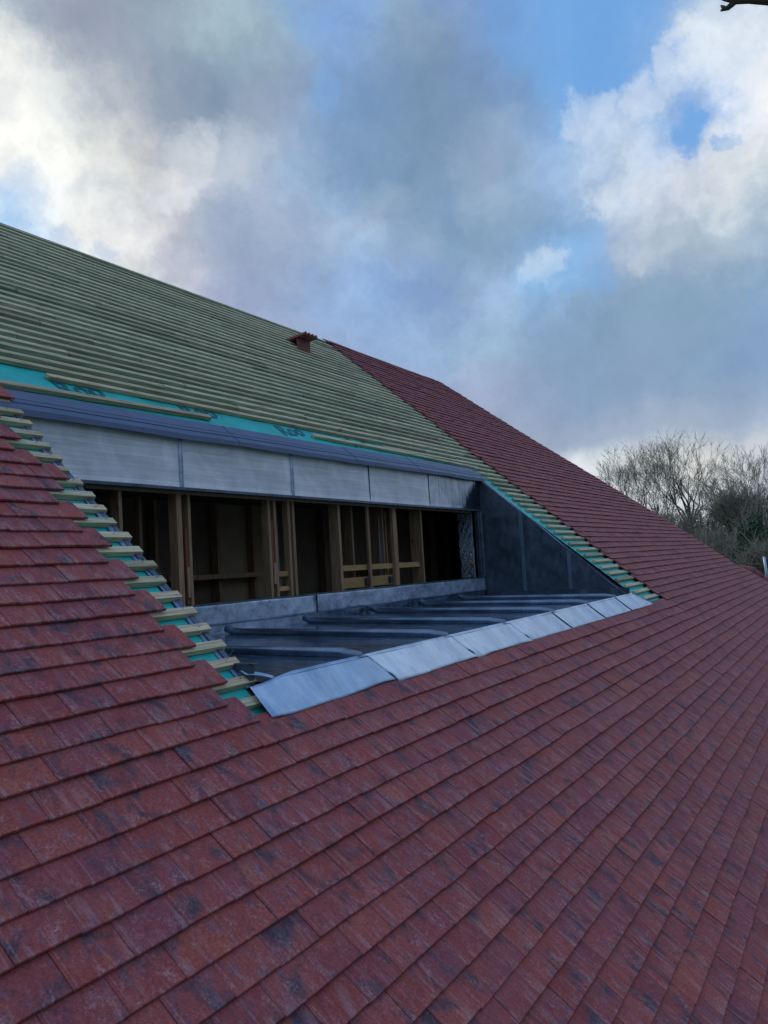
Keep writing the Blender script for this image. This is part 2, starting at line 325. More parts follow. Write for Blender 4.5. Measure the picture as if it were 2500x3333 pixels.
# ------------------------------------------------------------------ mesh helpers
class MB:
    def __init__(s): s.v = []; s.f = []; s.r = []; s.uv = None
    def poly(s, pts, rnd=.5):
        i = len(s.v); s.v += [tuple(p) for p in pts]; s.f.append(tuple(range(i, i + len(pts)))); s.r.append(rnd)
    def hexa(s, c, rnd=.5):
        """8 corners: 0-3 bottom loop, 4-7 top loop"""
        i = len(s.v); s.v += [tuple(p) for p in c]
        for f in ((3, 2, 1, 0), (4, 5, 6, 7), (0, 1, 5, 4), (1, 2, 6, 5), (2, 3, 7, 6), (3, 0, 4, 7)):
            s.f.append(tuple(i + k for k in f)); s.r.append(rnd)
    def box(s, x0, x1, y0, y1, z0, z1, rnd=.5):
        s.hexa([W(x0, y0, z0), W(x1, y0, z0), W(x1, y1, z0), W(x0, y1, z0), W(x0, y0, z1), W(x1, y0, z1), W(x1, y1, z1), W(x0, y1, z1)], rnd)
    def rbox(s, u0, u1, v0, v1, n0, n1, rnd=.5):
        s.hexa([P(u0, v0, n0), P(u1, v0, n0), P(u1, v1, n0), P(u0, v1, n0), P(u0, v0, n1), P(u1, v0, n1), P(u1, v1, n1), P(u0, v1, n1)], rnd)
    def tube(s, pts, rad, sides=6, rnd=.5, cap=True):
        pts = [np.array(p, float) for p in pts]; n = len(pts)
        rads = rad if isinstance(rad, (list, tuple)) else [rad] * n
        i0 = len(s.v); ref = None
        for k, p in enumerate(pts):
            t = pts[min(k + 1, n - 1)] - pts[max(k - 1, 0)]; t = t / (np.linalg.norm(t) + 1e-9)
            if ref is None: ref = np.array([0, 0, 1.]) if abs(t[2]) < .9 else np.array([1., 0, 0])
            a = np.cross(t, ref); a /= np.linalg.norm(a) + 1e-9; b2 = np.cross(t, a); ref = -b2 if False else ref
            for q in range(sides):
                an = 2 * math.pi * q / sides; s.v.append(tuple(p + rads[k] * (math.cos(an) * a + math.sin(an) * b2)))
        for k in range(n - 1):
            for q in range(sides):
                q2 = (q + 1) % sides; a0 = i0 + k * sides
                s.f.append((a0 + q, a0 + q2, a0 + sides + q2, a0 + sides + q)); s.r.append(rnd)
        if cap and sides > 3:
            s.f.append(tuple(i0 + q for q in range(sides))[::-1]); s.r.append(rnd)
            s.f.append(tuple(i0 + (n - 1) * sides + q for q in range(sides))); s.r.append(rnd)
    def grid(s, fn, nu, nv, thick=None, rnd=.5):
        """sheet from fn(i/nu, j/nv); optional thickness gives it a closed back"""
        i0 = len(s.v)
        for j in range(nv + 1):
            for i in range(nu + 1): s.v.append(tuple(fn(i / nu, j / nv)))
        w = nu + 1
        for j in range(nv):
            for i in range(nu):
                a = i0 + j * w + i; s.f.append((a, a + 1, a + w + 1, a + w)); s.r.append(rnd)
        if thick is not None:
            t = np.array(thick); i1 = len(s.v); cnt = (nu + 1) * (nv + 1)
            for k in range(cnt): s.v.append(tuple(np.array(s.v[i0 + k]) + t))
            for j in range(nv):
                for i in range(nu):
                    a = i1 + j * w + i; s.f.append((a + w, a + w + 1, a + 1, a)); s.r.append(rnd)
            rim = [i for i in range(nu)] ; 
            loop = [i for i in range(w)] + [j * w + nu for j in range(1, nv + 1)] + [nv * w + i for i in range(nu - 1, -1, -1)] + [j * w for j in range(nv - 1, 0, -1)]
            for k in range(len(loop)):
                a, b2 = loop[k], loop[(k + 1) % len(loop)]
                s.f.append((i0 + b2, i0 + a, i1 + a, i1 + b2)); s.r.append(rnd)
    def build(s, name, mat, parent=None, smooth=False, bevel=0, origin=None):
        v = np.array(s.v, float)
        o = np.array(origin, float) if origin is not None else np.array([(v[:, 0].min() + v[:, 0].max()) / 2, (v[:, 1].min() + v[:, 1].max()) / 2, v[:, 2].min()])
        me = bpy.data.meshes.new(name); me.from_pydata((v - o).tolist(), [], s.f); me.update()
        at = me.attributes.new('rnd', 'FLOAT', 'FACE'); at.data.foreach_set('value', np.array(s.r, 'f'))
        me.materials.append(mat)
        if smooth: me.polygons.foreach_set('use_smooth', [True] * len(me.polygons))
        ob = bpy.data.objects.new(name, me); COL.objects.link(ob)
        put(ob, o, parent)
        if bevel:
            bm_ = ob.modifiers.new('bevel', 'BEVEL'); bm_.width = bevel; bm_.segments = 2; bm_.limit_method = 'ANGLE'
        return ob
WPOS = {}
def put(ob, o, parent):
    WPOS[ob.name] = np.array(o, float)
    if parent is not None:
        ob.parent = parent; ob.location = Vector(np.array(o, float) - WPOS[parent.name])
    else: ob.location = Vector(o)
def empty(name, loc, label, cat, group=None):
    e_ = bpy.data.objects.new(name, None); COL.objects.link(e_); put(e_, loc, None); e_.empty_display_size = .3
    tag(e_, label, cat, group); return e_
def tag(o, label=None, cat=None, group=None, kind=None):
    if label: o['label'] = label
    if cat: o['category'] = cat
    if group: o['group'] = group
    if kind: o['kind'] = kind

# ------------------------------------------------------------------ ground
g = MB(); g.poly([(-600, -600, 0), (900, -600, 0), (900, 900, 0), (-600, 900, 0)]); go = g.build('ground', MT_GROUND, origin=(0, 0, 0)); tag(go, kind='structure')

# ------------------------------------------------------------------ the building
BLD = empty('building', (14, 6, 0), 'building with a half-tiled red roof, bare green battens and a recessed lead-lined dormer opening', 'building')
GA = .19; TW = .302; V0 = 2.004
HIP = [(-9.0, 38.2), (-3.5, 34.1), (1.52, 30.45), (1.97, 30.0), (2.42, 29.25), (3.4, 28.7), (4.55, 28.2), (5.6, 27.4), (7.0, 26.35), (9.1, 24.65), (10.9, 23.4), (12.55, 22.35), (14, 21)]
def hip(v): return float(np.interp(v, [a for a, b in HIP], [b for a, b in HIP]))
RIDGE = 12.55; EAVE = -3.6; ULEFT = -7.0
def wob(u, m):  # slow unevenness of a course
    return .004 * math.sin(u * .9 + m * 1.7) + .003 * math.sin(u * 2.3 + m * .6)

class TileMesh:
    def __init__(s): s.v = []; s.f = []; s.pos = []; s.loc = []; s.r = []
    def tile(s, u0, u1, vt, lu0, lu1, j):
        ln = .262; t = .0195; dn, dv, tl = j
        if vt + ln > RIDGE + .12: ln = max(.08, RIDGE + .12 - vt)
        sl = .0238 / GA
        def top(v): return dn - sl * v
        c = .005
        vs = [(0 + .0, -t), (0, -c), (c * .8, 0.0), (ln, 0.0), (ln, -t)]
        i = len(s.v); g_ = .0011
        a, b = u0 + g_, u1 - g_
        for (uu, sgn) in ((a, -1), (b, 1)):
            for (vv, dz) in vs:
                s.v.append(P(uu, vt + dv + vv, top(vv) + dz + sgn * tl * .5))
        quads = [(0, 1), (1, 2), (2, 3), (3, 4), (4, 0)]
        r = random.random()
        for (p, q) in quads:
            s.f.append((i + p, i + q, i + 5 + q, i + 5 + p)[::-1])
            for k, uu, lu in ((p, a, lu0), (q, a, lu0), (q, b, lu1), (p, b, lu1))[::-1]:
                s.pos.append((uu, vt + vs[k][0] + (0 if vs[k][1] >= -c else vs[k][1]))); s.loc.append((lu, vs[k][0] / GA))
            s.r.append(r)
        for base, rev in ((0, True), (5, False)):
            idx = [i + base + k for k in range(5)]; idx = idx if rev else idx[::-1]
            s.f.append(tuple(idx))
            for k in idx: kk = k - i - base; s.pos.append((a + .003, vt + vs[kk][0])); s.loc.append((.5, vs[kk][0] / GA))
            s.r.append(r)
    def build(s, name, mat, parent):
        me = bpy.data.meshes.new(name); v = np.array(s.v); o = np.array(P(12, 2, 0)); me.from_pydata((v - o).tolist(), [], s.f); me.update()
        for nm, dat in (('pos', s.pos), ('local', s.loc)):
            l = me.uv_layers.new(name=nm); l.data.foreach_set('uv', np.array(dat, 'f').ravel())
        at = me.attributes.new('rnd', 'FLOAT', 'FACE'); at.data.foreach_set('value', np.array(s.r, 'f'))
        me.materials.append(mat); ob = bpy.data.objects.new(name, me); COL.objects.link(ob); put(ob, o, parent); return ob
TM = TileMesh()
def course(m, ua, ub, base):
    vt = V0 + GA * m; k0 = math.floor((ua - base) / TW) - 1
    u = base + k0 * TW
    while u < ub:
        a, b = max(u, ua), min(u + TW, ub)
        if b - a > .03:
            w = wob((a + b) / 2, m)
            TM.tile(a, b, vt, (a - u) / TW, (b - u) / TW, (w * .6 + random.gauss(0, .0016) + (.004 if random.random() < .04 else 0), w * .8 + random.gauss(0, .0024), random.gauss(0, .0018)))
        u += TW
mE = math.floor((EAVE - V0) / GA); mR = int((RIDGE - V0) / GA)
for mm in range(mE, mR + 1):
    vt = V0 + GA * mm; base = 3.925 - (.151 if mm % 2 else 0)
    if mm <= -1: course(mm, ULEFT, hip(vt), base)
    else:
        edge = base
        if mm == 15: edge = 4.076; base = 4.076
        if mm == 22: edge = 4.24; base = 4.24
        if mm <= 26: course(mm, ULEFT, edge, base)
        rb = 15.98 if mm % 2 else 16.131
        course(mm, rb + random.uniform(-.012, .012), hip(vt), rb)
TM.build('tile_covering', MT_TILE, BLD)

# underlay sheets with wrinkles; the dormer recess is left open
UL, UR = 4.20, 14.44; VB, VTOP = 2.33, 6.24
def sheet(mb, u0, u1, v0, v1, n, du=.22, amp=.004):
    nu = max(2, int((u1 - u0) / du)); nv = max(2, int((v1 - v0) / du))
    ph = random.random() * 9
    def fn(a, b):
        u = u0 + a * (u1 - u0); v = v0 + b * (v1 - v0)
        return P(u, v, n + amp * (math.sin(u * 5.3 + v * 2.1 + ph) * math.sin(v * 4.1 - u * 1.3) - 1))
    mb.grid(fn, nu, nv, rnd=.5)
NM = -.089
mem = MB(); sheet(mem, ULEFT, UL - .07, EAVE, RIDGE, NM); sheet(mem, UR + .05, 22.0, 2.0, RIDGE, NM); sheet(mem, UL - .07, UR + .05, VTOP - .05, RIDGE, NM); sheet(mem, UL - .07, UR + .05, EAVE, 2.25, NM - .01, amp=.001)
MEM = mem.build('underlay', MT_MEM, BLD, smooth=True)
dk = MB()
def deck(u0, u1, v0, v1): dk.rbox(u0, u1, v0, v1, NM - .20, NM - .014)
deck(ULEFT, UL - .03, EAVE, RIDGE); deck(UR + .03, 22.0, EAVE, RIDGE); deck(UL - .03, UR + .03, 6.28, RIDGE); deck(UL - .03, UR + .03, EAVE, 2.22)
dk.hexa([P(22, EAVE, NM - .2), P(hip(EAVE) - .1, EAVE, NM - .2), P(hip(RIDGE) - .1, RIDGE, NM - .2), P(22, RIDGE, NM - .2), P(22, EAVE, NM - .014), P(hip(EAVE) - .1, EAVE, NM - .014), P(hip(RIDGE) - .1, RIDGE, NM - .014), P(22, RIDGE, NM - .014)])
dk.build('roof_deck', MT_DECK, BLD)
# far slopes: behind the ridge and beyond the hip
bs = MB(); rz = P(0, RIDGE, -.03); 
def back(u, t): p = P(u, RIDGE, -.04); return (p[0], p[1] + t * CT, p[2] - t * ST)
bs.poly([back(ULEFT, 0), back(hip(RIDGE), 0), back(hip(RIDGE) + 12 * CT, 16), back(ULEFT, 16)][::-1])
hp = [P(hip(v) - .02, v, -.03) for v in (RIDGE, 9.1, 7.0, 4.55, 1.97, EAVE)]
for i in range(len(hp) - 1):
    a, b = hp[i], hp[i + 1]; rzz = P(0, RIDGE, 0)
    far = lambda p: (p[0], 2 * (rzz[1]) - p[1], p[2])
    bs.poly([a, b, far(b), far(a)])
bs.build('rear_slope', MT_VENT, BLD)
# walls below the eaves
wl = MB(); e0 = P(0, EAVE, -.3)
yb = 2 * P(0, RIDGE, 0)[1] - e0[1]
wl.hexa([(ULEFT + .3, e0[1] + .3, -.1), (hip(EAVE) - .4, e0[1] + .3, -.1), (hip(EAVE) - .4, yb - .3, -.1), (ULEFT + .3, yb - .3, -.1), (ULEFT + .3, e0[1] + .3, e0[2]), (hip(EAVE) - .4, e0[1] + .3, e0[2]), (hip(EAVE) - .4, yb - .3, e0[2]), (ULEFT + .3, yb - .3, e0[2])])
wl.build('wall', MT_WALL, BLD)

# battens
BW = .074; BT = -.037; BB = -.086
def batten(pieces, name='batten', nails=(), label=None):
    mb = MB()
    for (u0, u1, va, vb, r) in pieces:     # va, vb: upper-edge v at both ends
        d = random.gauss(0, .0012)
        mb.hexa([P(u0, va - BW, BB), P(u1, vb - BW, BB), P(u1, vb, BB), P(u0, va, BB), P(u0, va - BW, BT + d), P(u1, vb - BW, BT + d), P(u1, vb, BT + d), P(u0, va, BT + d)], r)
    ob = mb.build(name, MT_BATTEN, BLD, bevel=.003)
    if label: ob['label'] = label
    for (u, v, l, lu, lv) in nails:
        nb = MB(); a = np.array(P(u, v, BT - .01)); b = np.array(P(u + lu, v + lv, BT + l)); nb.tube([a, b], .0022, 6); nb.tube([b, b + (b - a) * .03], .0048, 8)
        nb.build('nail', MT_NAIL, ob)
    return ob
def vup(m): return V0 + GA * m + .236 + (.0)
lends = {0: 4.42, 1: 4.235, 2: 4.225, 3: 4.22, 4: 4.235}
for mm in range(0, 24):
    v = vup(mm) - .19 + .18 * 0
    ue = lends.get(mm, 4.21 + random.uniform(-.03, .03))
    nl = []
    if mm in (2, 5, 6, 8, 9, 11, 12, 13, 15, 17, 18, 20, 21): nl = [(ue - random.uniform(.09, .17), v - .033, random.uniform(.018, .05), random.uniform(-.02, .05), random.uniform(-.01, .03))]
    if mm == 3: nl = [(ue - .13, v - .033, .085, .045, .02)]
    batten([(2.9, ue, v, v, random.random())], nails=nl)
for mm in range(0, 24):
    v = vup(mm) - .19
    if mm == 0: continue
    ue = 14.87 + random.uniform(-.05, .05) + (.12 if mm < 3 else 0)
    batten([(ue, 17.2, v, v + .002, random.random())])
def row(v, ua, ub):
    out = []; u = ua; 
    while u < ub:
        l = random.uniform(2.4, 4.4); e_ = min(u + l, ub)
        if ub - e_ < .8: e_ = ub
        w = random.gauss(0, .0042); out.append((u, e_ - random.choice((.004, .008, .016)), v + w, v + w + random.gauss(0, .002), random.random())); u = e_
    return out
top_m = int((RIDGE - .1 - V0 - .046) / GA)
for mm in range(24, top_m + 1):
    v = vup(mm) - .19
    ua = ULEFT
    if mm == 24: continue
    if mm == 26: ua = 5.0
    if mm == 25: ua = 11.5
    pcs = row(v, ua, 17.0 + random.uniform(-.2, .4))
    if mm in (25, 26): batten([(ULEFT, 4.22, v, v, .4)])
    batten(pcs)
batten(row(RIDGE + .02, 8.0, 17.0)); batten(row(RIDGE - .05, ULEFT, 7.99))
batten([(3.2, 7.18, 6.57, 6.70, .62)], label='loose grey-green batten nailed just above the slate-blue strip')
batten([(9.41, 12.2, 6.74, 6.72, .05), (12.204, 15.2, 6.72, 6.64, .3)], label='pale batten lying across the teal underlay near the right end')
batten([(14.9, 17.2, vup(24) - .19, vup(24) - .19, .3)])

# printing on the underlay
def text_mesh(txt, u, v, size, ang, nlev):
    cu = bpy.data.curves.new('t', 'FONT'); cu.body = txt; cu.size = size; cu.offset = .009; cu.space_character = 1.05
    ob = bpy.data.objects.new('t', cu); COL.objects.link(ob); dg = bpy.context.evaluated_depsgraph_get(); me = bpy.data.meshes.new_from_object(ob.evaluated_get(dg))
    COL.objects.unlink(ob); bpy.data.objects.remove(ob)
    ca, sa = math.cos(ang), math.sin(ang); mb = MB()
    vs = [P(u + c.co.x * ca - c.co.y * sa, v + c.co.x * sa + c.co.y * ca, nlev) for c in me.vertices]
    mb.v = vs; mb.f = [tuple(p.vertices) for p in me.polygons]; mb.r = [.5] * len(mb.f)
    return mb
for (u, v) in ((5.05, 6.65), (6.84, 6.66), (8.66, 6.60), (10.50, 6.62)):
    text_mesh('Roo', u, v, .37, math.radians(11), NM + .0025).build('lettering', MT_INK, MEM)

# strip of eaves flashing over the fascia, in lapped lengths
def flashing(u0, u1, lift, sag):
    prof = [(6.46, -.056), (6.275, -.050), (6.271, -.060), (6.261, -.060), (6.257, -.044), (6.195, -.044), (6.191, -.055), (6.181, -.055), (6.177, -.040), (6.085, -.040)]
    mb = MB(); nseg = max(8, int((u1 - u0) / .12))
    def pt(u, k):
        v, n = prof[k]; e_ = k / (len(prof) - 1)
        w = sag * math.sin(math.pi * (u - u0) / (u1 - u0)) + .006 * math.sin(u * 1.9 + 1.3) + .003 * math.sin(u * 5.2)
        return np.array(P(u, v - w, n + .006 + lift * .6 - .012 * e_ * e_))
    th_ = np.array(P(0, 0, -.004)) - np.array(P(0, 0, 0))
    def fn(a, b):
        return pt(u0 + a * (u1 - u0), int(round(b * (len(prof) - 1))))
    mb.grid(fn, nseg, len(prof) - 1, thick=th_)
    def lip(a, b):
        u = u0 + a * (u1 - u0); p = pt(u, len(prof) - 1); return p + np.array([0, -.004 - .010 * b, -(.062 + .004 * math.sin(u * 3.3)) * b])
    mb.grid(lip, nseg, 2, thick=(0, .004, 0))
    return mb
for (a, b, l, s_) in ((3.0, 7.30, .002, .018), (7.22, 9.95, .010, .016), (9.88, 11.95, .018, .010), (11.88, 14.60, .026, -.006)):
    flashing(a, b, l, s_).build('flashing_strip', MT_FLASH, BLD, smooth=False)

# ---- lead fascia panels
YF = 6.68
def seam_roll(mb, x, y, z0, z1, r=.016): mb.tube([W(x, y, z0), W(x, y, z1)], r, 10)
fs = [(4.05, 6.29), (6.29, 8.33), (8.33, 10.29), (10.29, 12.27), (12.27, 14.42)]
for i, (a, b) in enumerate(fs):
    mb = MB(); ph = i * 1.9
    def fn(s_, t): 
        x = a + .004 + s_ * (b - a - .008); z = 1.085 + t * (.655)
        return W(x, YF - .012 - .004 * math.sin(x * 3.1 + ph) * math.sin(z * 5) - .010 * math.exp(-((t) / .05) ** 2), z)
    mb.grid(fn, 24, 12, thick=(0, .010, 0))
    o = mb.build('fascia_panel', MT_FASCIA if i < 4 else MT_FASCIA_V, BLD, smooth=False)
    if i == 4: o['label'] = 'streaked fascia panel darkening towards its lower right corner'
    # welted seam
    if i < 4:
        sm_ = MB()
        if i < 2: sm_.box(b - .028, b + .028, YF - .024, YF - .013, 1.08, 1.742); seam_roll(sm_, b + .02, YF - .026, 1.08, 1.742, .007)
        else: sm_.box(b - .007, b + .007, YF - .020, YF - .013, 1.08, 1.742)
        sm_.build('seam', MT_SILL if i < 2 else MT_DARKEDGE, o)
fb = MB(); fb.box(4.0, 14.43, YF - .035, YF + .10, 1.050, 1.083); fb.build('soffit_edge', MT_DARK, BLD)
fb = MB(); fb.box(4.0, 14.43, YF + .001, YF + .09, 1.085, 1.70); fb.box(4.0, 14.43, YF + .10, YF + .16, 1.06, 1.74); fb.build('header', MT_DECK, BLD)
fb = MB(); fb.box(4.2, 14.20, YF + .10, YF + .14, 1.02, 1.049); fb.build('head_board', MT_STUD, BLD)

# ---- sill upstand
YS = 6.65
def sillsheet(a, b, z0, z1, y, mat, name):
    mb = MB()
    def fn(s_, t):
        x = a + .003 + s_ * (b - a - .006); z = z0 + t * (z1 - z0)
        return W(x, y + .005 * math.sin(x * 4.3) * math.sin(z * 11 + x), z + .004 * math.sin(x * 2.9))
    mb.grid(fn, int((b - a) / .1), 8, thick=(0, .02, 0)); return mb.build(name, mat, BLD, smooth=True)
for a, b in ((4.2, 8.72), (8.72, 14.42)): sillsheet(a, b, -.555, -.30, YS, MT_SILL, 'sill_flashing')
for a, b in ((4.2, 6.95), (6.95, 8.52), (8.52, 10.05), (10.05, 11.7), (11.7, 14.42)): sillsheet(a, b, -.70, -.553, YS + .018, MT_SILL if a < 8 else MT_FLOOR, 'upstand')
sb = MB(); sb.box(4.2, 14.42, YS - .006, YS + .20, -.305, -.290); sb.build('sill_capping', MT_DARK, BLD)
sb = MB(); sb.box(4.2, 14.42, YS + .06, YS + .18, -.80, -.306); sb.build('sill_frame', MT_DECK, BLD)
sb = MB(); sb.box(8.717, 8.723, YS - .012, YS + .004, -.55, -.31); sb.build('sill_joint', MT_DARKEDGE, BLD)

# ---- recess floor with wood-cored rolls
YB, YFR = 6.66, 3.735
def zfl(y): return -.672 + (y - YB) / (YFR - YB) * -.072
rolls = [(5.22, 5.50), (6.84, 7.10), (8.34, 8.58), (10.02, 10.26), (11.52, 11.84), (13.02, 13.36)]
mb = MB()
def ffn(a, b):
    x = UL + .0 + a * (UR - UL); y = YB - b * (YB - YFR)
    d = min(abs(x - (r0 + (r1 - r0) * b)) for r0, r1 in rolls)
    return W(x, y, zfl(y) + .0045 * math.sin(x * 3.7 + y * 2.2) * math.sin(y * 3.1 - x) + .008 * math.exp(-(d / .055) ** 2))
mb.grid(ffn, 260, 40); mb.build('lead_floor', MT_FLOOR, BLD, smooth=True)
for (r0, r1) in rolls:
    mb = MB(); pts = []; rr = []; L_ = 22
    for k in range(L_ + 1):
        b = .02 + .955 * k / L_; y = YB - b * (YB - YFR); x = r0 + (r1 - r0) * b
        rz_ = .046; zz = zfl(y) + .034
        if k == 0: zz += .040
        if k == 1: zz += .008
        if k == L_: zz -= .03; y -= .05; x += .01
        pts.append(W(x, y, zz)); rr.append(rz_ if 0 < k < L_ else rz_ * .9)
    mb.tube(pts, rr, 14); mb.build('lead_roll', MT_ROLL, BLD, smooth=True)

# ---- apron sheets dressed over the tiles
aps = [(4.05, 5.72), (5.72, 7.30), (7.30, 8.82), (8.82, 10.30), (10.30, 11.88), (11.88, 13.42), (13.42, 14.98)]
for i, (a, b) in enumerate(aps):
    mb = MB(); ph = i * 2.3; wv_ = 1.0 if i < 3 else .35
    def fn(s_, t):
        # t: 0 at the floor edge, 1 at the lower edge; laps run slightly askew like the rolls
        sk = .14 * (1 - t) if i else 0.0
        sk1 = .14 * (1 - t) if i < 6 else .55 * (1 - t)
        x = (a - sk) + s_ * ((b - sk1) - (a - sk)) 
        v = 2.345 - t * .345 - ((1 - t) * .065 * max(0, 1 - s_ * 3) if i == 0 else 0)
        cru = math.exp(-(s_ / .10) ** 2) if (0 < i < 4) else 0
        n = .003 + wv_ * .28 * (.010 * math.sin(x * 6.1 + ph) * t + .006 * math.sin(x * 13 + t * 5 + ph)) * (.3 + t) + cru * .016 * math.sin(t * 9 + 1) * t
        n += -.020 * t
        edge = .008 * math.sin(x * 3.1 + ph) + .003 * math.sin(x * 9 + ph)
        if i == 0: edge += -.02 * s_
        if i == 0 and s_ < .06: n += .006
        return P(x, v - edge * t * wv_, n)
    mb.grid(fn, 40, 12, thick=np.array(P(0, 0, -.002)) - np.array(P(0, 0, 0)))
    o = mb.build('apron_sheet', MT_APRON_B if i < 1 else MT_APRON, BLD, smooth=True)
    if i == 0: o['label'] = 'leftmost blue-grey lead apron sheet with a curled loose corner'
    if i >= 4:
        sm_ = MB(); sm_.hexa([P(a - .14, 2.33, .0), P(a - .13, 2.33, .0), P(a + .006, 2.0, -.01), P(a - .004, 2.0, -.025), P(a - .14, 2.33, .012), P(a - .13, 2.33, .012), P(a + .008, 2.0, -.006), P(a - .006, 2.0, -.006)])
        sm_.build('seam', MT_DARKEDGE, o)
# curled lead corner at the left end, lead edge strips
mb = MB()
def curl(s_, t):
    u = 4.14 + s_ * .22 - t * .02; v = 2.475 - s_ * .14 - t * (.075 - .05 * s_)
    return P(u, v, -.028 + .030 * (1 - s_) * t + .012 * math.sin(s_ * 3.1) + .03 * s_)
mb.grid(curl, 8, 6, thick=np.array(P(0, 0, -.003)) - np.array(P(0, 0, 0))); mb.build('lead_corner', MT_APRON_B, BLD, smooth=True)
def edge_strip(u0, u1, nm):
    mb = MB()
    def fn(s_, t):
        v = 2.34 + t * 3.95; return P(u0 + s_ * (u1 - u0) + .006 * math.sin(v * 4.2), v, NM + .008 + .006 * math.sin(v * 6 + s_ * 2) + .012 * math.sin(math.pi * s_))
    mb.grid(fn, 4, 44, thick=np.array(P(0, 0, -.004)) - np.array(P(0, 0, 0))); mb.build(nm, MT_SEAM2, BLD, smooth=True)
edge_strip(4.125, 4.20, 'lead_edge'); edge_strip(14.435, 14.475, 'lead_edge')

# ---- cheeks
def roofz(y, n=-.06):          # height of the roof plane above the eye at world y
    v = (y + (n - H) * ST) / CT; return v * ST + (n - H) * CT
def cheek(x0, x1, side):
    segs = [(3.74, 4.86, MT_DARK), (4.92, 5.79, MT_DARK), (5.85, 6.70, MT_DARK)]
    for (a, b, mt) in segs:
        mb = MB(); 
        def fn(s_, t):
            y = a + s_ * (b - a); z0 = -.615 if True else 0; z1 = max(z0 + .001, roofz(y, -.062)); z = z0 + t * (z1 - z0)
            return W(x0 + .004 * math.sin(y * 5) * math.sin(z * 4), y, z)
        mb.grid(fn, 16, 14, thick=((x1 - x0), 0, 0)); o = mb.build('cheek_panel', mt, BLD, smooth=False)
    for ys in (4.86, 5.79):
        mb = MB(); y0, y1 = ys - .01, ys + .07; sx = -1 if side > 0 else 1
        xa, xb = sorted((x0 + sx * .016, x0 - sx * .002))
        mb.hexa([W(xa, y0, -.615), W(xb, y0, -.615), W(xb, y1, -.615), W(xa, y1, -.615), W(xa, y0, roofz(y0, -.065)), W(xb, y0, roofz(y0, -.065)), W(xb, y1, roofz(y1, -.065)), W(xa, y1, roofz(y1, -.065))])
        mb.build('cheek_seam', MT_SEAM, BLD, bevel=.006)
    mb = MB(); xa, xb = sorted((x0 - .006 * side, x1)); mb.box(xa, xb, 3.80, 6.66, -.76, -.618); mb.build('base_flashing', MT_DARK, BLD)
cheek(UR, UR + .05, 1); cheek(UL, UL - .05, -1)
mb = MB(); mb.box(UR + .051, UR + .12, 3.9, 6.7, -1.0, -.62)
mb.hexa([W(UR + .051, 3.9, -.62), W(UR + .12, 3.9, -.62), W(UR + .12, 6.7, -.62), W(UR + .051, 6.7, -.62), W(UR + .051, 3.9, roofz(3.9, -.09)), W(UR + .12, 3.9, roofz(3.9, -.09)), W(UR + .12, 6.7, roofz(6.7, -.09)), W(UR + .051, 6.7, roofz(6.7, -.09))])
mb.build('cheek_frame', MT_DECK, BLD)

# ---- right jamb: lead-wrapped post and foil-faced reveal
mb = MB(); mb.box(14.27, 14.435, YS + .01, YS + .10, -.30, 1.05); mb.tube([W(14.40, YS + .01, -.29), W(14.40, YS + .01, 1.04)], .03, 12); mb.build('jamb', MT_DARK, BLD, bevel=.01)
mb = MB()
def foil(s_, t):
    y = 6.80 + s_ * .32; z = -.29 + t * 1.33; return W(14.25 - .012 * math.sin(z * 17 + y * 20) * math.sin(y * 31 + z * 7), y, z)
mb.grid(foil, 14, 40, thick=(.03, 0, 0)); mb.build('foil_insulation', MT_FOIL, BLD, smooth=True)
mb = MB(); mb.box(14.10, 14.24, 6.79, 6.83, -.02, .04); mb.build('bracket', MT_STUD, BLD)

# ---- timber studs
def stud(x, y0, y1, w=.045, z0=-.30, z1=1.03, mat=None):
    mb = MB(); mb.box(x, x + w, y0, y1, z0, z1, random.random()); return mb.build('stud', mat or MT_STUD, BLD, bevel=.002)
for x in (4.9, 5.5): stud(x, 6.80, 6.94)
stud(6.32, 6.80, 6.94, .08); stud(6.50, 6.80, 6.94, .04)
stud(7.94, 6.80, 6.92, .05); stud(8.06, 6.80, 6.90, .05)
stud(8.36, 6.80, 6.90, .05); stud(8.46, 6.80, 6.90, .05)
stud(9.56, 6.80, 6.98, .06); stud(10.37, 6.80, 6.84, .06); stud(10.20, 7.0, 7.16, .05)
stud(11.16, 6.80, 6.86, .12); stud(11.05, 6.95, 7.2, .05); stud(12.12, 6.80, 7.04, .045)
for x in (6.15, 8.62, 8.95, 11.45, 11.62, 11.80): stud(x, 7.25, 7.33, .045)
for x in (5.2, 7.3, 8.5, 9.3, 9.8, 11.2, 13.0, 13.6, 15.4, 16.1): stud(x, 8.3, 8.44, .06, -1.2, 1.15)
def nog(x0, x1, y0, y1, z0, z1, mat=MT_NOGGIN):
    mb = MB(); mb.box(x0, x1, y0, y1, z0, z1, random.random()); return mb.build('noggin', mat, BLD, bevel=.002)
nog(9.62, 12.1, 6.86, 6.92, .0, .085); nog(9.62, 11.15, 6.86, 6.92, -.27, -.11)
nog(8.11, 8.36, 6.84, 6.90, -.02, .05); nog(8.11, 8.36, 6.84, 6.90, -.22, -.16)
nog(7.4, 9.4, 8.15, 8.29, .0, .07, MT_STUD); nog(12.2, 13.6, 8.1, 8.2, .02, .12, MT_STUD)
for (x, w, y0, y1, a, b, mt_) in ((6.46, .035, 6.82, 6.86, -.28, .62, MT_BRICK), (8.02, .035, 6.82, 6.86, .05, .75, MT_BRICK), (6.455, .04, 6.80, 6.819, -.20, .16, MT_STUD), (8.015, .045, 6.80, 6.819, -.12, .17, MT_STUD)):
    mb = MB(); mb.box(x, x + w, y0, y1, a, b); mb.build('packer', mt_, BLD)
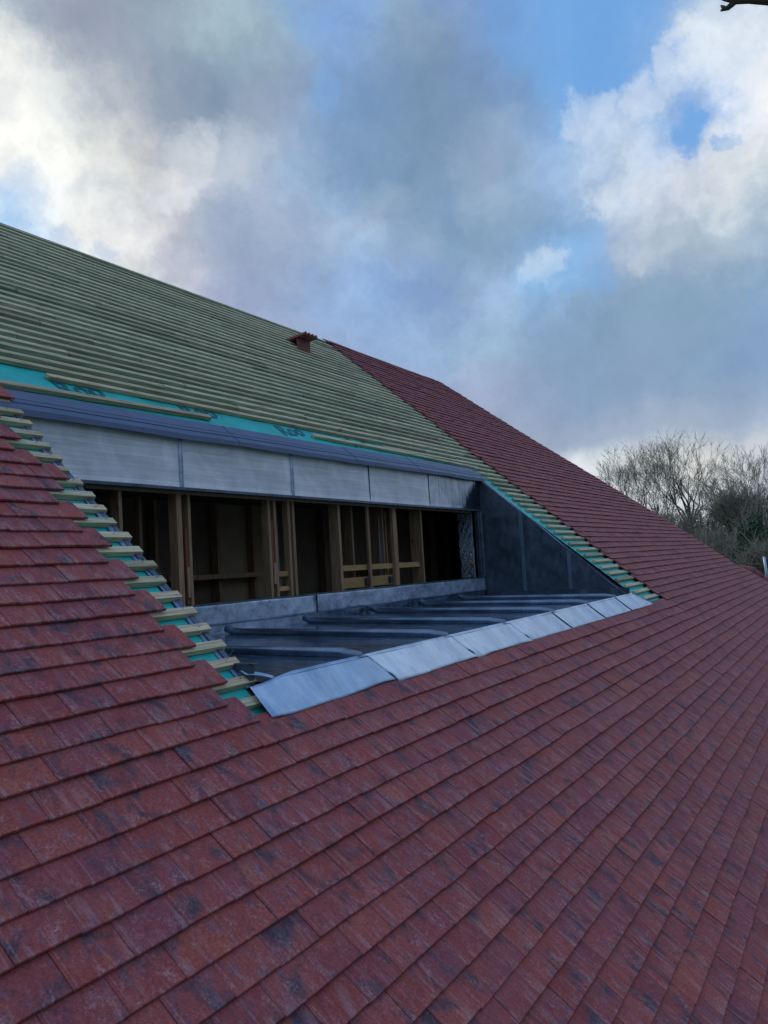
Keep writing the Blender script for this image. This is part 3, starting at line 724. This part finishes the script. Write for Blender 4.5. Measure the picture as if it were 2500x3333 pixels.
# the room behind the opening
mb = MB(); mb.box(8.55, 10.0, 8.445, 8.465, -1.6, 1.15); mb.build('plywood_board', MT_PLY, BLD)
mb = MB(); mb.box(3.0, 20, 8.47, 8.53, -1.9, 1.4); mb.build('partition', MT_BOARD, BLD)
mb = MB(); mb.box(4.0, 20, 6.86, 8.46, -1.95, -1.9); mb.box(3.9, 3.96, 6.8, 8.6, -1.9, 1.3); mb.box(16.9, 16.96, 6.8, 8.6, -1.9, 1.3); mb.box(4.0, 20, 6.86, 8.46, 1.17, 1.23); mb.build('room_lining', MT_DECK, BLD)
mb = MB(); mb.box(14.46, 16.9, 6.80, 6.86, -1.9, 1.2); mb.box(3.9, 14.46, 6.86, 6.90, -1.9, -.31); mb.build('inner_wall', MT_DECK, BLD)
for (x, z) in ((11.0, -.19), (10.28, -.19)):
    mb = MB(); mb.box(x, x + .09, 6.82, 6.855, z - .05, z + .06); mb.build('socket_box', MT_BLACK, BLD, bevel=.006)

def cable_bundle(x, y, z0, z1, n, spread, label):
    mb = MB()
    for k in range(n):
        pts = []; a = random.uniform(-1, 1); b = random.uniform(-1, 1); ph = random.random() * 6
        for j in range(13):
            t = j / 12; z = z1 + (z0 - z1) * t
            pts.append(W(x + spread * (a * t * t + .25 * math.sin(t * 5 + ph)), y + spread * .5 * (b * t + .2 * math.sin(t * 7 + ph)), z))
        mb.tube(pts, .006, 5)
    o = mb.build('cable_bundle', MT_CABLE, None, smooth=True); tag(o, label, 'cables', 'loose grey cables hanging between the studs'); return o
cable_bundle(8.24, 6.93, -.29, .85, 7, .07, 'thick bundle of grey cables hanging between the two central pairs of studs')
cable_bundle(9.78, 6.98, -.02, 1.0, 4, .06, 'thin grey cables hanging above the orange noggin beside a wide dark stud')
cable_bundle(11.02, 7.0, -.28, .95, 4, .05, 'few dark grey cables hanging behind the broad stud at the socket boxes')

# ------------------------------------------------------------------ roof vent
VE = empty('roof_vent', P(13.6, 11.1, -.04), 'small red clay tile vent standing on the bare battens near the ridge', 'vent')
b0 = np.array(P(13.4, 11.08, -.036)); 
def VP_(du, dy, dz): return tuple(b0 + np.array([du, dy, dz]))
mb = MB(); mb.hexa([VP_(0, 0, -.03), VP_(.44, 0, -.03), VP_(.44, .05, .0), VP_(0, .05, .0), VP_(0, 0, .24), VP_(.44, 0, .24), VP_(.44, .05, .25), VP_(0, .05, .25)]); mb.build('front_wall', MT_VENT, VE, bevel=.006)
mb = MB(); mb.hexa([VP_(.39, .05, .0), VP_(.44, .05, .0), VP_(.44, .40, .30), VP_(.39, .40, .30), VP_(.39, .05, .25), VP_(.44, .05, .25), VP_(.44, .40, .31), VP_(.39, .40, .31)]); mb.build('side_wall', MT_VENT, VE)
mb = MB()
for k in range(4):
    u0 = -.03 + k * .125
    mb.hexa([VP_(u0, -.20, .275), VP_(u0 + .12, -.20, .275), VP_(u0 + .12, .42, .20), VP_(u0, .42, .20), VP_(u0 + .01, -.20, .315), VP_(u0 + .11, -.20, .315), VP_(u0 + .11, .42, .26), VP_(u0 + .01, .42, .26)])
    mb.tube([VP_(u0 + .062, -.21, .312), VP_(u0 + .062, .42, .255)], .036, 10)
mb.build('canopy', MT_VENT, VE)

# ------------------------------------------------------------------ hip of the lower wing, scaffold
WG = empty('hip_ridge', tuple(np.array([0, 0, CZ]) + pdir(2450, 1870) * 33), 'low red ridge of rounded hip tiles showing past the lower right roof edge', 'roof ridge')
WPOS[WG.name] = np.array([0, 0, CZ]) + pdir(2450, 1870) * 33
pts = [(2385, 1836), (2418, 1842), (2446, 1847), (2468, 1864), (2490, 1884), (2515, 1902), (2545, 1925)]
for i in range(len(pts) - 1):
    d0 = 32.6 + i * .1; a = np.array([0, 0, CZ]) + pdir(pts[i][0], pts[i][1] + 14) * d0; b = np.array([0, 0, CZ]) + pdir(pts[i + 1][0], pts[i + 1][1] + 18) * (d0 + .1)
    mb = MB(); mb.tube([a, a * .5 + b * .5, b + (b - a) * .12], [.20, .22, .245], 12); mb.build('hip_tile', MT_VENT, WG, smooth=True)
mb = MB(); a = np.array([0, 0, CZ]) + pdir(2375, 1840) * 32.9; b = np.array([0, 0, CZ]) + pdir(2560, 1945) * 33.6
mb.poly([a, b, b + np.array([0, 0, -4]), a + np.array([0, 0, -4])]); mb.poly([a + np.array([1, 3, -2]), b + np.array([1, 3, -2]), b, a]); mb.build('tiled_wing', MT_VENT, WG)
sp = np.array([0, 0, CZ]) + pdir(2497, 1876) * 36.5
SC = empty('scaffold', (sp[0], sp[1], 0), 'galvanised scaffold pole with a short horizontal tube at the right edge', 'scaffold')
tp = np.array([0, 0, CZ]) + pdir(2487, 1812) * 36.5
mb = MB(); mb.tube([(sp[0], sp[1], 0), sp, tp], .055, 12); mb.build('pole', MT_STEEL, SC, smooth=True)
rt = np.array([0, 0, CZ]) + pdir(2600, 1878) * 36.0
mb = MB(); mb.tube([sp + np.array([0, 0, .02]), rt], .05, 12); mb.build('ledger', MT_STEEL, SC, smooth=True)
mb = MB(); mb.tube([sp + np.array([0, 0, -.09]), sp + np.array([0, 0, .12])], .085, 10); mb.build('coupler', MT_STEEL, SC)

# ------------------------------------------------------------------ trees
def grow(mb_t, mb_c, p, d, length, rad, depth, maxd, spread, upb, minr, curve=.12):
    """one limb: a curved chain, with side shoots and a fork at its end"""
    n = 4; pts = [p]; rads = [rad]; q = p.copy(); dd = d.copy()
    for k in range(n):
        dd = dd + np.random.normal(0, curve, 3) + np.array([0, 0, upb]); dd /= np.linalg.norm(dd)
        q = q + dd * length / n; pts.append(q.copy()); rads.append(max(minr * .8, rad * (1 - .42 * (k + 1) / n)))
    (mb_t if depth < 2 else mb_c).tube(pts, rads, 6 if depth < 2 else 3, cap=False)
    if depth >= maxd: return
    er = rads[-1]
    nb = 2 if depth < maxd - 1 else 3
    if np.random.rand() < .35: nb += 1
    for k in range(nb):
        a = np.random.normal(0, 1, 3); a -= a.dot(dd) * dd; a /= np.linalg.norm(a)
        s = np.random.uniform(.45, 1.0) * spread; nd = dd * math.cos(s) + a * math.sin(s)
        grow(mb_t, mb_c, q, nd, length * np.random.uniform(.66, .9), max(minr, er * np.random.uniform(.6, .85)), depth + 1, maxd, spread, upb, minr, curve)
    for k in range(1, n):
        if np.random.rand() < .34:
            a = np.random.normal(0, 1, 3); a -= a.dot(dd) * dd; a /= np.linalg.norm(a)
            s = np.random.uniform(.5, 1.0) * (spread + .2); nd = dd * math.cos(s) + a * math.sin(s)
            grow(mb_t, mb_c, pts[k], nd, length * np.random.uniform(.42, .66), max(minr, rads[k] * .5), min(maxd, depth + 2), maxd, spread, upb, minr, curve)

def at(px, py, dist): return np.array([0, 0, CZ]) + pdir(px, py) * dist
def bare_tree(px, fork_py, top_py, dist, limbs, fan, label, seed, maxd=5, minr=.0095, mat=None, lean=0.0, group='bare winter trees beyond the roof'):
    np.random.seed(seed); f = at(px, fork_py, dist); top = at(px, top_py, dist); hgt = top[2] - f[2]
    base = np.array([f[0], f[1], 0.0])
    T = empty('bare_tree', tuple(base), label, 'tree', group)
    tr, cr_ = MB(), MB()
    r0 = .16 * hgt / 6
    tr.tube([base, base * .5 + f * .5 + np.array([.1, .1, 0]), f], [r0 * 2.0, r0 * 1.5, r0 * 1.25], 8)
    rt_ = np.array([ROT[0][0], ROT[1][0], 0]); rt_ /= np.linalg.norm(rt_); fw = np.array([-rt_[1], rt_[0], 0])
    for k in range(limbs):
        t = (k + .5) / limbs * 2 - 1; ang = t * fan + np.random.normal(0, .06)
        d = np.array([0, 0, 1.]) * math.cos(ang) + rt_ * (math.sin(ang) + lean) + fw * np.random.normal(0, .30); d /= np.linalg.norm(d)
        grow(tr, cr_, f + np.array([0, 0, np.random.uniform(-.25, .1) * hgt * .3]), d, hgt * .29 * np.random.uniform(.85, 1.1), r0 * .50, 0, maxd, .50, .045, minr)
    tr.build('trunk', MT_BARK, T); cr_.build('crown', mat or MT_TWIG, T)
    return T
bare_tree(2250, 1712, 1385, 70, 8, .78, 'tallest bare tree with fine fanning branches, in the gap right of the roof', 11)
bare_tree(2160, 1740, 1476, 72, 6, .60, 'bare tree just left of the tallest one, thinly branched', 12)
bare_tree(2085, 1730, 1486, 74, 6, .62, 'bare tree low behind the sloping roof edge, second from the left', 13)
bare_tree(2045, 1700, 1480, 76, 5, .42, 'leftmost bare tree, half hidden by the red roof edge', 14)
bare_tree(2500, 1760, 1452, 66, 8, .75, 'large bare tree cut by the right edge of the picture', 15)
bare_tree(2400, 1760, 1520, 60, 6, .62, 'wide leaning bare tree with dense reddish twigs over the ivy', 16, mat=MT_TWIG2, lean=-.15)
bare_tree(2335, 1780, 1560, 62, 5, .55, 'low spreading bare tree between the tallest tree and the ivy', 17, mat=MT_TWIG2)

def shrub(px, py, dist, rx, rz, nleaf, mat, label, seed, size=.11, twigs=70, name='shrub', twm=None, group='shrubs below the bare trees'):
    r = np.random.default_rng(seed); c = at(px, py, dist); base = (c[0], c[1], 0)
    T = empty(name, base, label, 'shrub', group)
    lf, tw = MB(), MB()
    lobes = [(c + np.array([r.normal(0, rx * .55), r.normal(0, rx * .4), r.normal(0, rz * .45)]), r.uniform(.28, .55)) for _ in range(16)]
    for _ in range(nleaf):
        lc, lr = lobes[r.integers(len(lobes))]; d = r.normal(0, 1, 3); d /= np.linalg.norm(d)
        p = lc + d * np.array([rx, rx, rz]) * lr * r.uniform(.45, 1.08)
        a = r.normal(0, 1, 3); a /= np.linalg.norm(a); b = np.cross(a, r.normal(0, 1, 3)); b /= np.linalg.norm(b); s = size * r.uniform(.5, 1.2)
        lf.poly([p - a * s, p - b * s * .5, p + a * s, p + b * s * .5], r.random())
    for _ in range(twigs):
        d = r.normal(0, 1, 3); d[2] = abs(d[2]) + .4; d /= np.linalg.norm(d)
        p0 = np.array([c[0], c[1], max(.2, c[2] - rz * 1.2)]) + r.normal(0, rx * .3, 3) * np.array([1, 1, .3]); p1 = c + d * np.array([rx, rx, rz]) * r.uniform(.8, 1.25)
        mid_ = (p0 + p1) / 2 + r.normal(0, .25, 3)
        tw.tube([p0, mid_, p1], [.04, .028, .014], 3, cap=False)
        for q in range(5):
            t = r.uniform(.4, 1); s0 = mid_ * (1 - t) + p1 * t; e0_ = s0 + (p1 - mid_) * .3 + r.normal(0, .4, 3); tw.tube([s0, e0_], [.016, .010], 3, cap=False)
    st = MB(); st.tube([base, (c[0], c[1], c[2] - rz * .3)], [.16, .07], 6); st.build('trunk', MT_BARK, T)
    lf.build('crown', mat, T); tw.build('twig_growth', twm or MT_TWIG, T)
    return T
shrub(2470, 1745, 56, 1.3, 1.9, 5200, MT_LEAF, 'dark evergreen ivy mass climbing at the far right above the brown bush', 31, .10, 60, 'ivy_bush')
shrub(2420, 1800, 54, 1.2, 1.2, 4200, MT_LEAF, 'dark green ivy clump directly above the red hip tiles', 32, .10, 40, 'ivy_bush')
shrub(2330, 1800, 58, 2.2, 1.3, 4600, MT_LEAF2, 'broad olive-grey shrub left of the ivy, touching the roof edge', 33, .085, 240)
shrub(2235, 1770, 62, 2.6, 1.8, 6000, MT_LEAF2, 'grey-green thicket under the tallest bare tree', 34, .085, 260)
shrub(2120, 1740, 66, 2.4, 1.5, 4200, MT_LEAF2, 'low thicket at the foot of the bare trees, mostly behind the roof', 35, .085, 200)
shrub(2500, 1850, 50, 1.5, 1.1, 4200, MT_LEAF3, 'reddish-brown winter bush behind the scaffold pole', 36, .08, 220, twm=MT_TWIG2)
shrub(2300, 1860, 56, 2.4, 1.6, 4200, MT_LEAF2, 'shaded shrub seen just over the lower roof edge', 37, .09, 160)
shrub(2410, 1690, 60, 1.9, 1.5, 2300, MT_LEAF2, 'loose olive shrub crown reaching up through the right-hand bare branches', 38, .075, 320, twm=MT_TWIG2)

# branch hanging into the top right corner
def bp(px, py, d=3.2): return at(px, py, d)
br = MB(); br.tube([bp(2330, -14), bp(2360, -3), bp(2400, 2), bp(2440, -2), bp(2500, 2), bp(2570, 8), bp(2700, -20), bp(2900, -120)], [.004, .007, .011, .013, .014, .018, .024, .03], 10)
BRo = br.build('tree_branch', MT_BARK, None, smooth=True); tag(BRo, 'dark branch tip with buds poking in at the top right corner of the sky', 'branch')
tb = MB(); tb.tube([bp(2392, 5), bp(2378, 18), bp(2368, 26), bp(2356, 30), bp(2345, 35)], [.010, .009, .008, .006, .003], 8); tb.build('twig', MT_BARK, BRo, smooth=True)
tb = MB(); tb.tube([bp(2362, 28), bp(2354, 23), bp(2345, 18)], [.005, .006, .002], 8); tb.build('bud', MT_LEAF2, BRo, smooth=True)
tb = MB(); tb.tube([bp(2372, 28), bp(2369, 32)], [.006, .003], 8); tb.build('bud', MT_BARK, BRo, smooth=True)
